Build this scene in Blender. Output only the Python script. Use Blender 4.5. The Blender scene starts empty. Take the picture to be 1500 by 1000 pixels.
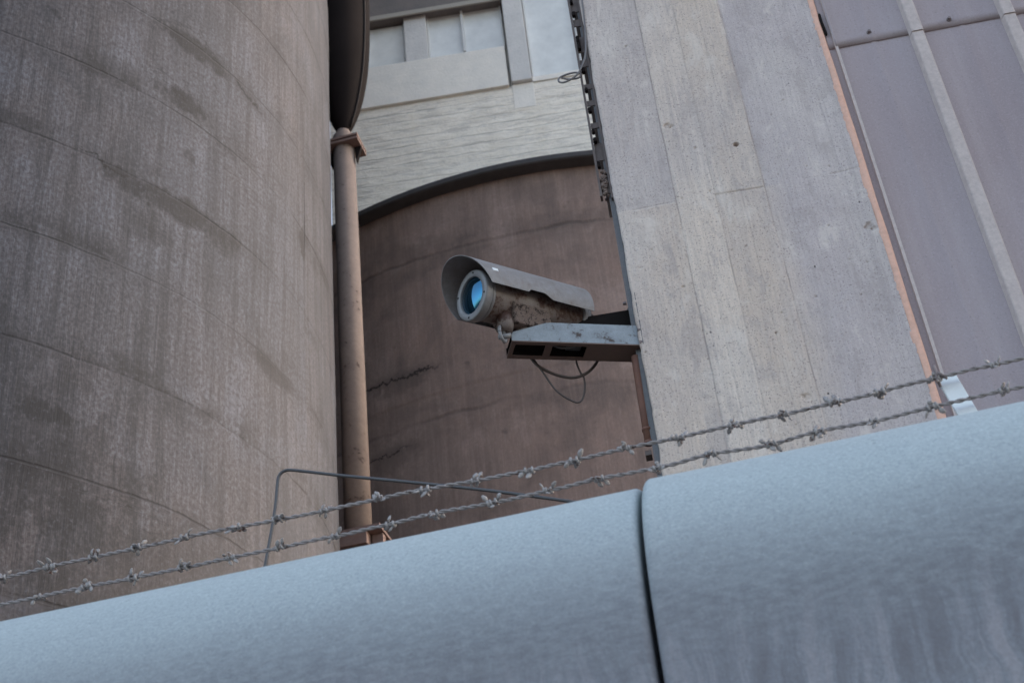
import bpy, bmesh, math, random
import numpy as np
from mathutils import Vector, Matrix
R = math.radians
random.seed(7); rng = np.random.default_rng(7)
sc = bpy.context.scene
COL = sc.collection

# ------------------------------------------------------------------ camera
cam_d = bpy.data.cameras.new('camera'); cam = bpy.data.objects.new('camera', cam_d); COL.objects.link(cam)
cam_d.sensor_width = 36; cam_d.lens = 50.0; cam_d.clip_start = .05; cam_d.clip_end = 3000
yaw, pitch, roll = R(11), R(35.5216), R(6.3554)
f0 = Vector((-math.sin(yaw)*math.cos(pitch), math.cos(yaw)*math.cos(pitch), math.sin(pitch)))
r0 = Vector((math.cos(yaw), math.sin(yaw), 0)); u0 = r0.cross(f0)
rr = math.cos(roll)*r0 - math.sin(roll)*u0; uu = math.sin(roll)*r0 + math.cos(roll)*u0
M = Matrix((rr, uu, -f0)).transposed().to_4x4(); M.translation = (0, 0, 1.6)
cam.matrix_world = M
cam_d.dof.use_dof = True; cam_d.dof.focus_distance = 5.8; cam_d.dof.aperture_fstop = 6.3
sc.camera = cam
# ------------------------------------------------------------------ sky, sun, exposure
SUN_EL, SUN_AZ = 17, 55          # azimuth clockwise from +Y: 90 is exactly right of the scene
w = bpy.data.worlds.new('World'); sc.world = w; w.use_nodes = True
nt = w.node_tree; bg = nt.nodes['Background']
sky = nt.nodes.new('ShaderNodeTexSky'); sky.sky_type = 'NISHITA'; sky.sun_disc = False
sky.sun_elevation = R(SUN_EL); sky.sun_rotation = R(SUN_AZ); sky.altitude = 100
sky.air_density = 1.0; sky.dust_density = 3.0; sky.ozone_density = 1.5
hs = nt.nodes.new('ShaderNodeHueSaturation'); hs.inputs['Saturation'].default_value = .72
nt.links.new(sky.outputs[0], hs.inputs['Color']); nt.links.new(hs.outputs[0], bg.inputs[0]); bg.inputs[1].default_value = 0.15
sd = bpy.data.lights.new('sun', 'SUN'); sd.energy = 1.0; sd.angle = R(24); sd.color = (1.0, .77, .63)
sun = bpy.data.objects.new('sun', sd); COL.objects.link(sun)
to_sun = Vector((math.sin(R(SUN_AZ))*math.cos(R(SUN_EL)), math.cos(R(SUN_AZ))*math.cos(R(SUN_EL)), math.sin(R(SUN_EL))))
sun.rotation_euler = to_sun.to_track_quat('Z', 'Y').to_euler(); sun.location = (20, -10, 30)
vs = sc.view_settings; vs.view_transform = 'Standard'; vs.look = 'None'; vs.gamma = 1; vs.use_curve_mapping = False
vs.exposure = 2.0
sc.cycles.max_bounces = 8; sc.cycles.use_denoising = True

# ------------------------------------------------------------------ node helper
class NT:
    def __init__(s, name):
        s.m = bpy.data.materials.new(name); s.m.use_nodes = True; s.t = s.m.node_tree
        s.b = s.t.nodes['Principled BSDF']
    def n(s, typ, ins=None, **kw):
        x = s.t.nodes.new('ShaderNode'+typ)
        for k, v in kw.items(): setattr(x, k, v)
        for k, v in (ins or {}).items(): s.put(x.inputs[k], v)
        return x
    def put(s, inp, v):
        if isinstance(v, bpy.types.NodeSocket): s.t.links.new(v, inp)
        elif isinstance(v, bpy.types.Node): s.t.links.new(v.outputs[0], inp)
        else: inp.default_value = v
    def co(s, kind='Object', scale=(1, 1, 1), loc=(0, 0, 0), rot=(0, 0, 0)):
        c = s.n('TexCoord'); return s.n('Mapping', {'Vector': c.outputs[kind], 'Scale': scale, 'Location': loc, 'Rotation': rot}).outputs[0]
    def noise(s, vec, scale=5, detail=4, rough=.55, dist=0):
        return s.n('TexNoise', {'Vector': vec, 'Scale': scale, 'Detail': detail, 'Roughness': rough, 'Distortion': dist}).outputs[0]
    def ramp(s, v, *st):
        x = s.n('ValToRGB', {0: v}); e = x.color_ramp.elements
        while len(e) < len(st): e.new(.5)
        for q, (p, c) in zip(e, st):
            q.position = p; q.color = (c, c, c, 1) if isinstance(c, (int, float)) else (*c, 1)
        return x.outputs[0]
    def mix(s, f, a, b, mode='MIX'):
        x = s.n('Mix', data_type='RGBA', blend_type=mode)
        for i, v in ((0, f), (6, a), (7, b)):
            if isinstance(v, tuple) and len(v) == 3: v = (*v, 1)
            s.put(x.inputs[i], v)
        return x.outputs[2]
    def math(s, op, a, b=0.0, c=0.0):
        x = s.n('Math', operation=op)
        for i, v in enumerate((a, b, c)): s.put(x.inputs[i], v)
        return x.outputs[0]
    def mr(s, v, a, b, c, d):
        return s.n('MapRange', {0: v, 1: a, 2: b, 3: c, 4: d}).outputs[0]
    def bump(s, h, strength=.3, dist=.01, prev=None):
        x = s.n('Bump', {'Height': h, 'Strength': strength, 'Distance': dist})
        if prev is not None: s.put(x.inputs['Normal'], prev)
        return x.outputs[0]
    def done(s, color=None, rough=.8, metal=0.0, normal=None, spec=.5):
        if isinstance(color, tuple): color = (*color, 1)
        if color is not None: s.put(s.b.inputs['Base Color'], color)
        s.put(s.b.inputs['Roughness'], rough); s.put(s.b.inputs['Metallic'], metal)
        s.put(s.b.inputs['Specular IOR Level'], spec)
        if normal is not None: s.put(s.b.inputs['Normal'], normal)
        return s.m

# ------------------------------------------------------------------ materials
def m_silo(name, base, dark, pitch_m, off, warm, crack=.7, st=1.0, stains=(), cracks=(), fg=1.0):
    t = NT(name); uv = t.n('TexCoord').outputs['UV']
    def mp(sx, sy, lx=0, ly=0): return t.n('Mapping', {'Vector': uv, 'Scale': (sx, sy, 1), 'Location': (lx, ly, 0)}).outputs[0]
    big = t.noise(mp(.30, .24), 1, 5, .62)
    pat = t.noise(mp(1.1, .7, 5, 2), 1, 6, .68, .3)
    str1 = t.noise(mp(7, .28), 1, 6, .7, .5)
    str2 = t.noise(mp(26, 1.3, 4), 1, 6, .75, .4)
    fine = t.noise(mp(30, 22), 1, 5, .8)
    c = t.mix(t.ramp(big, (.35, 0), (.65, 1)), base, warm)
    c = t.mix(t.ramp(pat, (.38, .7), (.50, 0)), c, tuple(.6*q for q in base))
    c = t.mix(t.ramp(pat, (.54, 0), (.64, .6)), c, tuple(1.5*q for q in base))
    c = t.mix(t.ramp(str1, (.40, .85*st), (.52, 0)), c, dark)
    c = t.mix(t.mr(str2, .40, .56, .65*st, 0), c, tuple(.5*q for q in base))
    c = t.mix(t.ramp(str2, (.54, 0), (.66, .5*st)), c, tuple(min(1, 1.6*q) for q in base))
    # lift joints: a thin, broken, slightly wandering dark line once per lift
    sep = t.n('SeparateXYZ', {0: uv}); wob = t.noise(mp(1.2, .15, 9), 1, 5, .6)
    vv = t.math('ADD', t.math('DIVIDE', t.math('SUBTRACT', sep.outputs[1], off), pitch_m), t.mr(wob, 0, 1, -.05, .05))
    d = t.math('ABSOLUTE', t.math('SUBTRACT', t.math('FRACT', t.math('ADD', vv, .5)), .5))
    brk = t.ramp(t.noise(mp(.9, .6, 3), 1, 4, .6), (.40, .22), (.62, 1))
    line = t.math('MULTIPLY', t.mr(d, .004, .016, 1, 0), brk)
    soft = t.math('MULTIPLY', t.mr(d, 0, .14, .30, 0), brk)
    c = t.mix(soft, c, dark); c = t.mix(t.math('MULTIPLY', line, .58), c, tuple(.35*q for q in dark))
    # soot / damp blotches that cling to the joints
    bl = t.math('MULTIPLY', t.ramp(t.noise(mp(.75, 1.3, 17), 1, 6, .65), (.52, 0), (.62, .85)), t.mr(d, .02, .30, min(1, fg), 0))
    c = t.mix(bl, c, tuple(.6*q for q in dark))
    sp = t.ramp(t.noise(mp(3.1, 3.1, 31), 1, 2, .5), (.70, 0), (.75, .7)); c = t.mix(sp, c, dark)
    vj = t.math('ABSOLUTE', t.math('SUBTRACT', t.math('FRACT', t.math('MULTIPLY', sep.outputs[0], .42)), .5))
    c = t.mix(t.math('MULTIPLY', t.mr(vj, 0, .006, .25, 0), brk), c, dark)
    U_, V_ = sep.outputs[0], sep.outputs[1]
    e1 = t.noise(mp(3.2, 2.2, 55), 1, 6, .72); e2 = t.noise(mp(9, 7, 23), 1, 5, .7)
    for (su, sv, ru, rv, ss) in stains:          # individual soot and damp patches, ragged at the edge
        q = t.math('ADD', t.math('POWER', t.math('DIVIDE', t.math('SUBTRACT', U_, su), ru), 2.0), t.math('POWER', t.math('DIVIDE', t.math('SUBTRACT', V_, sv), rv), 2.0))
        q = t.math('ADD', q, t.mr(e1, .3, .7, -.9, 1.1))
        q = t.math('ADD', q, t.mr(e2, .3, .7, -.35, .35))
        c = t.mix(t.mr(q, 1.05, .35, 0, ss), c, tuple(.75*q_ for q_ in dark))
    crk = None
    for (a0, b0, a1, b1, wd) in cracks:          # spalled cracks
        ln = t.math('ADD', b0, t.math('MULTIPLY', t.math('SUBTRACT', U_, a0), (b1-b0)/(a1-a0)))
        ln = t.math('ADD', ln, t.math('ADD', t.mr(e1, .3, .7, -.09, .09), t.mr(e2, .3, .7, -.035, .035)))
        dd = t.math('ABSOLUTE', t.math('SUBTRACT', V_, ln))
        rng_ = t.math('MULTIPLY', t.mr(U_, a0, a0+.12, 0, 1), t.mr(U_, a1-.25, a1, 1, 0))
        c = t.mix(t.math('MULTIPLY', rng_, t.mr(dd, .02, .16, .45, 0)), c, dark)
        m_ = t.math('MULTIPLY', rng_, t.mr(dd, t.mr(e2, .35, .65, wd*.1, wd), .055, .95, 0))
        c = t.mix(t.math('MULTIPLY', m_, t.mr(dd, wd*.6, wd*1.3, 1, 0)), c, tuple(.18*q_ for q_ in dark))
    c = t.mix(t.mr(fine, .40, .56, .7*fg, 0), c, dark)
    c = t.mix(t.ramp(fine, (.56, 0), (.66, .35*fg)), c, tuple(1.8*q_ for q_ in base))
    ck = t.noise(mp(.55, 3.4, 41), 1, 6, .62, .5)
    ckl = t.math('MULTIPLY', t.mr(t.math('ABSOLUTE', t.math('SUBTRACT', ck, .5)), .002, .012, 1, 0), t.ramp(t.noise(mp(.30, .42, 77), 1, 2), (.58, 0), (.64, crack)))
    c = t.mix(ckl, c, tuple(.25*q for q in dark))
    h = t.math('ADD', t.math('MULTIPLY', str2, .8), t.math('MULTIPLY', fine, .35))
    h = t.math('SUBTRACT', h, t.math('MULTIPLY', line, 1.2))
    return t.done(c, t.mr(fine, 0, 1, .75, .95), 0, t.bump(h, .55, .012), .3)

def m_board_concrete(name):
    t = NT(name); o = t.co()
    grain = t.noise(t.co(scale=(90, 90, 5)), 1, 4, .6, .5)
    grit = t.noise(o, 120, 3, .75); grit2 = t.noise(o, 60, 4, .7)
    big = t.noise(o, 1.4, 5, .6); cool = t.noise(t.co(loc=(3, 1, 7), scale=(1, 1, .5)), 2.2, 4, .6)
    sep = t.n('SeparateXYZ', {0: o})
    side = t.ramp(t.math('ADD', sep.outputs[0], t.mr(t.noise(o, 3, 3), 0, 1, -.12, .12)), (.36, 0), (.62, 1))
    X = sep.outputs[0]; Zc = sep.outputs[2]
    def stepx(e, w=.0015): return t.mr(X, e-w, e+w, 0, 1)
    up = t.mr(Zc, 5.797, 5.803, 0, 1)
    e1, e2 = stepx(.105), stepx(.283)
    e3 = t.mix(up, t.mr(t.math('ADD', X, t.mr(t.noise(t.co(scale=(2, 2, .8)), 2, 4), 0, 1, -.10, .10)), .46, .62, 0, 1), stepx(.507, .008))
    c = t.mix(e1, (.60, .495, .415), (.655, .55, .465))
    c = t.mix(e2, c, t.mix(up, (.585, .48, .40), (.62, .51, .42)))
    cool_c = t.mix(t.mr(t.noise(o, 1.7, 4, .6), .35, .65, 0, 1), (.475, .412, .400), (.54, .472, .455))
    c = t.mix(e3, c, cool_c)
    c = t.mix(t.math('MULTIPLY', t.math('SUBTRACT', 1.0, e1), up), c, (.53, .455, .415))
    c = t.mix(t.ramp(big, (.40, 0), (.70, .5)), c, (.43, .385, .38))
    c = t.mix(t.ramp(cool, (.5, 0), (.7, .5)), c, (.62, .555, .505))
    for e, k_ in ((.105, .55), (.283, .35), (.40, .22), (.507, .45), (.19, .18), (.60, .15)):  # thin shadow lines and groove dirt painted along the board edges
        dl = t.math('ABSOLUTE', t.math('SUBTRACT', t.math('ADD', X, t.mr(t.noise(t.co(scale=(1, 1, 2.5)), 2, 4), 0, 1, -.006, .006)), e))
        c = t.mix(t.math('MULTIPLY', t.mr(dl, .001, .005, k_, 0), t.ramp(t.noise(t.co(loc=(e*50, 0, 0), scale=(1, 1, 3)), 1, 3), (.35, .2), (.6, 1))), c, (.19, .16, .155))
    c = t.mix(t.mr(grain, .35, .65, .28, 0), c, (.28, .24, .225))
    c = t.mix(t.ramp(grit, (.34, .75), (.43, 0)), c, (.19, .16, .165))
    wear = t.noise(t.co(scale=(7, 7, 3.2)), 1, 7, .72, .4)
    c = t.mix(t.ramp(wear, (.40, .45), (.47, 0)), c, (.36, .31, .295)); c = t.mix(t.ramp(wear, (.56, 0), (.63, .45)), c, (.66, .59, .53))
    runw = t.noise(t.co(scale=(16, 16, .45)), 1, 5, .65); c = t.mix(t.ramp(runw, (.58, 0), (.70, .35)), c, (.30, .26, .26))
    c = t.mix(t.ramp(grit2, (.56, 0), (.68, .25)), c, (.68, .62, .57))
    vor = t.n('TexVoronoi', {'Vector': t.co(scale=(1, 1, .7)), 'Scale': 26.0, 'Randomness': 1.0}).outputs[0]
    gate = t.ramp(t.noise(o, 4, 3), (.60, 0), (.68, 1))
    pit = t.math('MULTIPLY', t.mr(vor, .07, .13, 1, 0), gate)
    c = t.mix(t.math('MULTIPLY', pit, .85), c, (.03, .03, .035))
    h = t.math('ADD', t.math('MULTIPLY', grain, .8), t.math('ADD', t.math('MULTIPLY', grit, .7), t.math('MULTIPLY', grit2, .5)))
    h = t.math('SUBTRACT', h, t.math('MULTIPLY', pit, 2.0))
    return t.done(c, .9, 0, t.bump(h, .6, .004), .3)

def m_coping():
    t = NT('pale_precast_concrete'); o = t.co()
    grit = t.noise(o, 140, 3, .75); med = t.noise(o, 40, 6, .78); big = t.noise(o, 1.3, 4, .6)
    c = t.mix(t.ramp(big, (.3, 0), (.7, 1)), (.392, .440, .444), (.358, .404, .412))
    c = t.mix(t.mr(med, .38, .62, .26, 0), c, (.27, .305, .32))
    c = t.mix(t.ramp(grit, (.54, 0), (.65, .38)), c, (.56, .61, .61))
    c = t.mix(t.ramp(grit, (.36, .45), (.47, 0)), c, (.22, .25, .265))
    chip = t.n('TexVoronoi', {'Vector': t.co(scale=(1, 1.6, 1)), 'Scale': 19.0}).outputs[0]
    chipm = t.math('MULTIPLY', t.mr(chip, .05, .10, 1, 0), t.ramp(t.noise(o, 5, 3), (.56, 0), (.62, 1)))
    c = t.mix(t.math('MULTIPLY', chipm, .6), c, (.12, .125, .13))
    # weathering and painted shade: a ragged dirt band low on the rounded shoulder and lumpy runs down the face below it
    sep = t.n('SeparateXYZ', {0: o}); z = sep.outputs[2]
    wz = t.math('ADD', z, t.mr(t.noise(t.co(scale=(1.6, 1, 2)), 1, 7, .72), 0, 1, -.12, .12))
    patch = t.ramp(t.noise(t.co(scale=(30, 14, 75)), 1, 5, .72, .2), (.36, .25), (.62, 1))
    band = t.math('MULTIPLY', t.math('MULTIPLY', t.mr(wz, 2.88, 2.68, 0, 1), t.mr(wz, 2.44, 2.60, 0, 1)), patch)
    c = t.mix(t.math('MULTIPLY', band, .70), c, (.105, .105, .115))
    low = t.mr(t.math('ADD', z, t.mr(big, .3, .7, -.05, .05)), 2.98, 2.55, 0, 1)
    c = t.mix(t.math('MULTIPLY', low, .82), c, (.180, .184, .212))  # gradual darkening paints the shade of the lower front, with some dirt
    w2 = t.n('VectorMath', {0: t.co(scale=(26, 3, 2.6), loc=(1, 0, 2)), 1: t.n('CombineXYZ', {0: t.mr(t.noise(t.co(scale=(6, 1, 9)), 1, 3), 0, 1, -.7, .7)})}, operation='ADD').outputs[0]
    runs = t.noise(w2, 1, 6, .72, .5)
    low2 = t.mr(wz, 2.70, 2.54, 0, 1)
    c = t.mix(t.math('MULTIPLY', low2, t.ramp(runs, (.50, 0), (.64, .6))), c, (.33, .315, .335))
    c = t.mix(t.math('MULTIPLY', low2, t.ramp(runs, (.36, .5), (.50, 0))), c, (.115, .107, .118))
    c = t.mix(t.math('MULTIPLY', low2, t.mr(grit, .4, .6, .25, 0)), c, (.14, .13, .135))
    h = t.math('ADD', t.math('MULTIPLY', grit, .7), t.math('MULTIPLY', med, .6))
    h = t.math('SUBTRACT', h, t.math('MULTIPLY', chipm, 1.0))
    return t.done(c, .75, 0, t.bump(h, .5, .004), .35)

def m_metal(name, col, dust, amount=.5, rough=.5, metal=.0, rust=None, rust_lo=.55, sc_=1.0, bumpd=.002):
    t = NT(name); o = t.co()
    n1 = t.noise(o, 9*sc_, 5, .65); n2 = t.noise(o, 150*sc_, 3, .7); n3 = t.noise(o, 40*sc_, 4, .65)
    c = t.mix(t.ramp(n1, (.35, 0), (.7, amount)), col, dust)
    c = t.mix(t.ramp(n2, (.5, 0), (.68, amount*.8)), c, dust)
    c = t.mix(t.mr(n3, .3, .6, .35, 0), c, tuple(.55*q for q in col))
    r = rough
    if rust:
        g = t.ramp(t.math('ADD', t.math('MULTIPLY', n1, .6), t.math('MULTIPLY', n3, .4)), (rust_lo, 0), (rust_lo+.08, 1))
        c = t.mix(g, c, t.mix(n2, rust, tuple(.45*q for q in rust)))
    return t.done(c, t.mr(n3, 0, 1, max(.1, rough-.12), min(1, rough+.2)), metal, t.bump(t.math('ADD', n2, n3), .35, bumpd), .4)

def m_cladding():
    t = NT('dusty_purple_grey_cladding'); o = t.co()
    v = t.noise(t.co(scale=(26, 26, .8)), 1, 4, .6); big = t.noise(t.co(scale=(1.6, 1, .6)), 1.3, 4, .6)
    g = t.noise(o, 130, 3, .75); g2 = t.noise(o, 80, 4, .75)
    c = t.mix(t.ramp(big, (.3, 0), (.7, 1)), (.275, .222, .230), (.335, .288, .300))
    c = t.mix(t.ramp(v, (.5, 0), (.75, .4)), c, (.36, .31, .31))
    c = t.mix(t.ramp(g, (.52, 0), (.68, .35)), c, (.44, .38, .40))
    c = t.mix(t.ramp(g2, (.32, .4), (.43, 0)), c, (.13, .10, .11))
    return t.done(c, .62, 0, t.bump(g, .35, .0015), .4)

def m_brick():
    t = NT('white_painted_block'); o = t.co()
    # object space: x along the wall, z up
    sw = t.n('Mapping', {'Vector': t.n('TexCoord').outputs['Object'], 'Rotation': (R(-90), 0, 0)}).outputs[0]
    wob = t.noise(t.co(scale=(1.6, 1, 5)), 1, 4, .6)
    vec = t.n('VectorMath', {0: sw, 1: t.n('CombineXYZ', {0: 130.0, 1: t.mr(wob, 0, 1, -.055, .055)})}, operation='ADD').outputs[0]
    br = t.n('TexBrick', {'Vector': vec, 'Scale': 1.0, 'Mortar Size': .016, 'Mortar Smooth': .7, 'Brick Width': 400.0, 'Bias': 0.0, 'Row Height': .20,
                          'Color1': (1, 1, 1, 1), 'Color2': (.75, .75, .75, 1), 'Mortar': (0, 0, 0, 1)})
    n = t.noise(o, 3, 6, .7); f = t.noise(o, 24, 4, .7)
    c = t.mix(t.ramp(n, (.35, 0), (.7, 1)), (.95, .87, .76), (.82, .75, .65))
    c = t.mix(t.ramp(t.noise(t.co(scale=(2, 1, .5), loc=(5, 0, 0)), 1.2, 4, .6), (.5, 0), (.68, .6)), c, (.84, .76, .64))
    c = t.mix(t.ramp(f, (.3, .5), (.45, 0)), c, (.52, .50, .47))
    pres = t.ramp(t.noise(t.co(scale=(1.1, 1, 2.4), loc=(2, 0, 3)), 1, 5, .6), (.38, .1), (.58, 1))
    c = t.mix(t.math('MULTIPLY', t.math('MULTIPLY', br.outputs[1], pres), .38), c, (.30, .28, .27))
    rg = t.noise(t.co(scale=(1.6, 1, 11), loc=(0, 0, 4)), 1, 7, .72, .3)
    c = t.mix(t.ramp(rg, (.40, .5), (.50, 0)), c, (.50, .46, .42)); f = t.math('ADD', f, t.math('MULTIPLY', rg, 1.8))
    h = t.math('ADD', t.math('MULTIPLY', t.math('SUBTRACT', 1.0, br.outputs[1]), pres), t.math('MULTIPLY', t.math('ADD', n, f), .6))
    return t.done(c, .85, 0, t.bump(h, .5, .04), .3)

def m_plaster(name, a, b):
    t = NT(name); o = t.co(); n = t.noise(o, 2.5, 6, .7); f = t.noise(o, 20, 4, .7)
    c = t.mix(t.ramp(n, (.35, 0), (.68, 1)), a, b); c = t.mix(t.ramp(f, (.28, .4), (.42, 0)), c, tuple(.5*q for q in b))
    return t.done(c, .8, 0, t.bump(t.math('ADD', n, f), .4, .02), .3)

def m_plain(name, col, rough=.5, metal=0.0, spec=.5, var=.3, sc_=30):
    t = NT(name); n = t.noise(t.co(), sc_, 4, .65)
    c = t.mix(t.mr(n, .3, .7, var, 0), col, tuple(.45*q for q in col))
    return t.done(c, rough, metal, t.bump(n, .15, .002), spec)

MAT = dict(
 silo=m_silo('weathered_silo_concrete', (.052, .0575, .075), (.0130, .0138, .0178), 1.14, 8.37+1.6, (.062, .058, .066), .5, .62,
   [(31.1, 13.36, .85, .16, .9), (31.05, 12.46, .42, .17, .9), (31.1, 11.0, .95, .20, .85), (33.24, 12.1, .10, .22, .9), (29.95, 8.2, .34, .12, .8), (29.3, 7.9, 1.7, 1.25, .5), (31.2, 7.0, 1.6, .8, .4), (30.75, 10.6, .35, .3, .5), (29.2, 11.2, .5, .12, .6), (32.5, 9.9, .5, .14, .6), (28.6, 9.9, .7, .1, .6)],
   [(31.7, 13.36, 32.4, 13.22, .018), (29.9, 11.15, 30.6, 11.05, .014), (28.4, 11.2, 29.3, 11.12, .014)]),
 silo2=m_silo('brown_silo_concrete', (.235, .176, .154), (.110, .084, .074), 2.9, 12.3, (.250, .170, .140), .0, .3,
   [(32.6, 13.1, .7, .2, .4), (35.2, 15.3, 1.6, .2, .28), (33.0, 15.4, 1.0, .2, .25), (32.3, 11.9, .6, .25, .35), (34.6, 12.6, .8, .6, .15)],
   [(31.9, 13.19, 33.3, 13.16, .024), (31.95, 11.9, 32.75, 12.06, .012)], .35),
 rim=m_plain('dark_rim_concrete', (.065, .062, .064), .9, 0, .3, .4, 6),
 board=m_board_concrete('board_marked_concrete'),
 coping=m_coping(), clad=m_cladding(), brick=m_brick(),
 plaster=m_plaster('pale_render', (.88, .82, .74), (.76, .72, .66)),
 plaster_cool=m_plaster('pale_cool_render', (.70, .67, .64), (.60, .58, .56)),
 eave=m_plaster('brown_eave_timber', (.22, .19, .175), (.16, .145, .14)),
 fascia=m_plain('fascia_trim', (.40, .36, .31), .7),
 pane=m_plain('sky_pale_window_pane', (.80, .80, .77), .2, 0, .6, .35, 2.5),  # pale sky reflection put into the pane colour
 frame=m_plain('white_window_frame', (.70, .69, .67), .6),
 sealant=m_metal('salmon_sealant', (.72, .43, .325), (.64, .43, .35), .5, .8, 0, (.40, .22, .17), .68),
 flange=m_metal('pale_flange', (.46, .39, .37), (.56, .49, .46), .6, .7),
 bolt=m_metal('rusty_bolt_steel', (.16, .13, .13), (.25, .21, .20), .5, .6),
 steel=m_metal('blue_grey_steel', (.12, .122, .128), (.19, .185, .185), .4, .45, .3),
 tray=m_metal('brown_tray_steel', (.10, .078, .07), (.17, .14, .13), .5, .6, .2, (.13, .06, .04), .60),
 armtop=m_metal('pale_blue_bracket_steel', (.28, .318, .348), (.155, .168, .18), .65, .5, .1, (.085, .062, .054), .54, 1.3),  # reflected sky put into the pale blue of the web
 armlow=m_metal('brown_bracket_steel', (.150, .102, .086), (.115, .084, .074), .5, .65),  # underside brown with warm bounce from below painted in
 dark=m_plain('dark_dirty_shaded_steel', (.012, .0095, .0090), .9, 0, .15),  # dark parts, and painted shade inside the bracket arm
 rust=m_metal('rust_brown_conduit', (.17, .082, .058), (.12, .066, .052), .5, .75),
 house=m_metal('grimy_housing_paint', (.205, .175, .160), (.12, .075, .060), .7, .5, .1, (.095, .050, .038), .50, 1.8),
 shield=m_metal('dusty_sunshield_paint', (.265, .258, .262), (.165, .132, .118), .65, .5, .05, (.16, .115, .095), .62, 2.4),
 bezel=m_metal('grey_bezel_paint', (.24, .24, .245), (.16, .135, .125), .35, .45, .2, None, .6, 2),
 dirt=m_metal('caked_dirt', (.145, .105, .088), (.26, .205, .18), .8, .95, 0, (.035, .022, .018), .50, 4.5, .008),
 cable=m_plain('dark_brown_cable', (.075, .058, .052), .55),
 cable2=m_plain('grey_cable', (.15, .14, .14), .5),
 barb=m_metal('weathered_zinc_wire', (.31, .285, .275), (.44, .41, .39), .5, .45, .3, (.15, .07, .045), .54, 3),
 wire=m_metal('grey_brown_zinc_wire', (.26, .23, .22), (.36, .325, .31), .5, .5, .3, (.12, .075, .06), .55, 3),
 rod=m_plain('grey_steel_rod', (.085, .085, .09), .5, .3),
 post=m_plain('white_painted_post', (.74, .77, .78), .55, 0, .4, .12),
 pipe=m_metal('warm_beige_pipe_paint', (.225, .175, .152), (.165, .128, .112), .8, .9, 0, (.09, .062, .052), .58, .5),
 hopper=m_plain('dark_brown_hopper_steel', (.014, .011, .011), .95, 0, .1, .4, 2),
 hoprim=m_plain('grey_brown_rim_steel', (.028, .024, .024), .85, 0, .2),
 brack=m_metal('brown_clamp_steel', (.16, .10, .085), (.23, .17, .15), .4, .65),
 ground=m_plaster('dusty_ground', (.13, .105, .09), (.095, .08, .07)),
)
def m_lens():
    t = NT('coated_lens_glass'); o = t.co(); n = t.noise(o, 60, 3, .6)
    t.done((.004, .012, .018), t.mr(n, 0, 1, .02, .06), 0, None, 1.0)
    t.b.inputs['IOR'].default_value = 1.95; t.b.inputs['Specular Tint'].default_value = (.07, .50, .88, 1)
    t.b.inputs['Coat Weight'].default_value = .25; t.b.inputs['Coat Roughness'].default_value = .02
    return t.m
MAT['lens'] = m_lens()

# ------------------------------------------------------------------ mesh helpers
def link(name, me, mat, parent=None, smooth=False):
    o = bpy.data.objects.new(name, me); COL.objects.link(o)
    if mat: me.materials.append(MAT[mat])
    if parent: o.parent = parent
    if smooth: me.polygons.foreach_set('use_smooth', [True]*len(me.polygons))
    return o
def obj(name, bm, mat, parent=None, smooth=False):
    bmesh.ops.recalc_face_normals(bm, faces=bm.faces)
    me = bpy.data.meshes.new(name); bm.to_mesh(me); bm.free()
    return link(name, me, mat, parent, smooth)
def tag(o, label=None, cat=None, group=None, kind=None):
    for k, v in (('label', label), ('category', cat), ('group', group), ('kind', kind)):
        if v: o[k] = v
    return o
def thing(name, label, cat, loc=(0, 0, 0), rz=0, group=None, mat=None):
    o = bpy.data.objects.new(name, None); COL.objects.link(o); o.empty_display_size = .1
    if mat is not None: o.matrix_world = mat
    else: o.location = loc; o.rotation_euler = (0, 0, rz)
    return tag(o, label, cat, group)
def box(bm, x0, x1, y0, y1, z0, z1, bev=0, seg=2):
    b = bmesh.new()
    bmesh.ops.create_cube(b, size=1)
    for v in b.verts: v.co = ((x0+x1)/2+v.co.x*(x1-x0), (y0+y1)/2+v.co.y*(y1-y0), (z0+z1)/2+v.co.z*(z1-z0))
    if bev: bmesh.ops.bevel(b, geom=b.edges[:], offset=bev, segments=seg, affect='EDGES', profile=.6)
    merge(bm, b)
def merge(bm, b, mat=None):
    if mat is not None: bmesh.ops.transform(b, matrix=mat, verts=b.verts)
    me = bpy.data.meshes.new('t'); b.to_mesh(me); b.free(); bm.from_mesh(me); bpy.data.meshes.remove(me)
def cyl(bm, p, q, r, r2=None, seg=20, cap=True):
    p, q = Vector(p), Vector(q); d = q-p
    b = bmesh.new(); bmesh.ops.create_cone(b, cap_ends=cap, segments=seg, radius1=r, radius2=r if r2 is None else r2, depth=d.length)
    mt = Matrix.Translation((p+q)/2) @ d.to_track_quat('Z', 'Y').to_matrix().to_4x4()
    merge(bm, b, mt)
def smooth_path(pts, n=8):
    P = [Vector(p) for p in pts]; P = [2*P[0]-P[1]]+P+[2*P[-1]-P[-2]]; out = []
    for i in range(1, len(P)-2):
        for k in range(n):
            t = k/n; a, b, c, d = P[i-1:i+3]
            out.append(.5*((2*b)+(c-a)*t+(2*a-5*b+4*c-d)*t*t+(3*b-a-3*c+d)*t**3))
    out.append(P[-2]); return out
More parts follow.
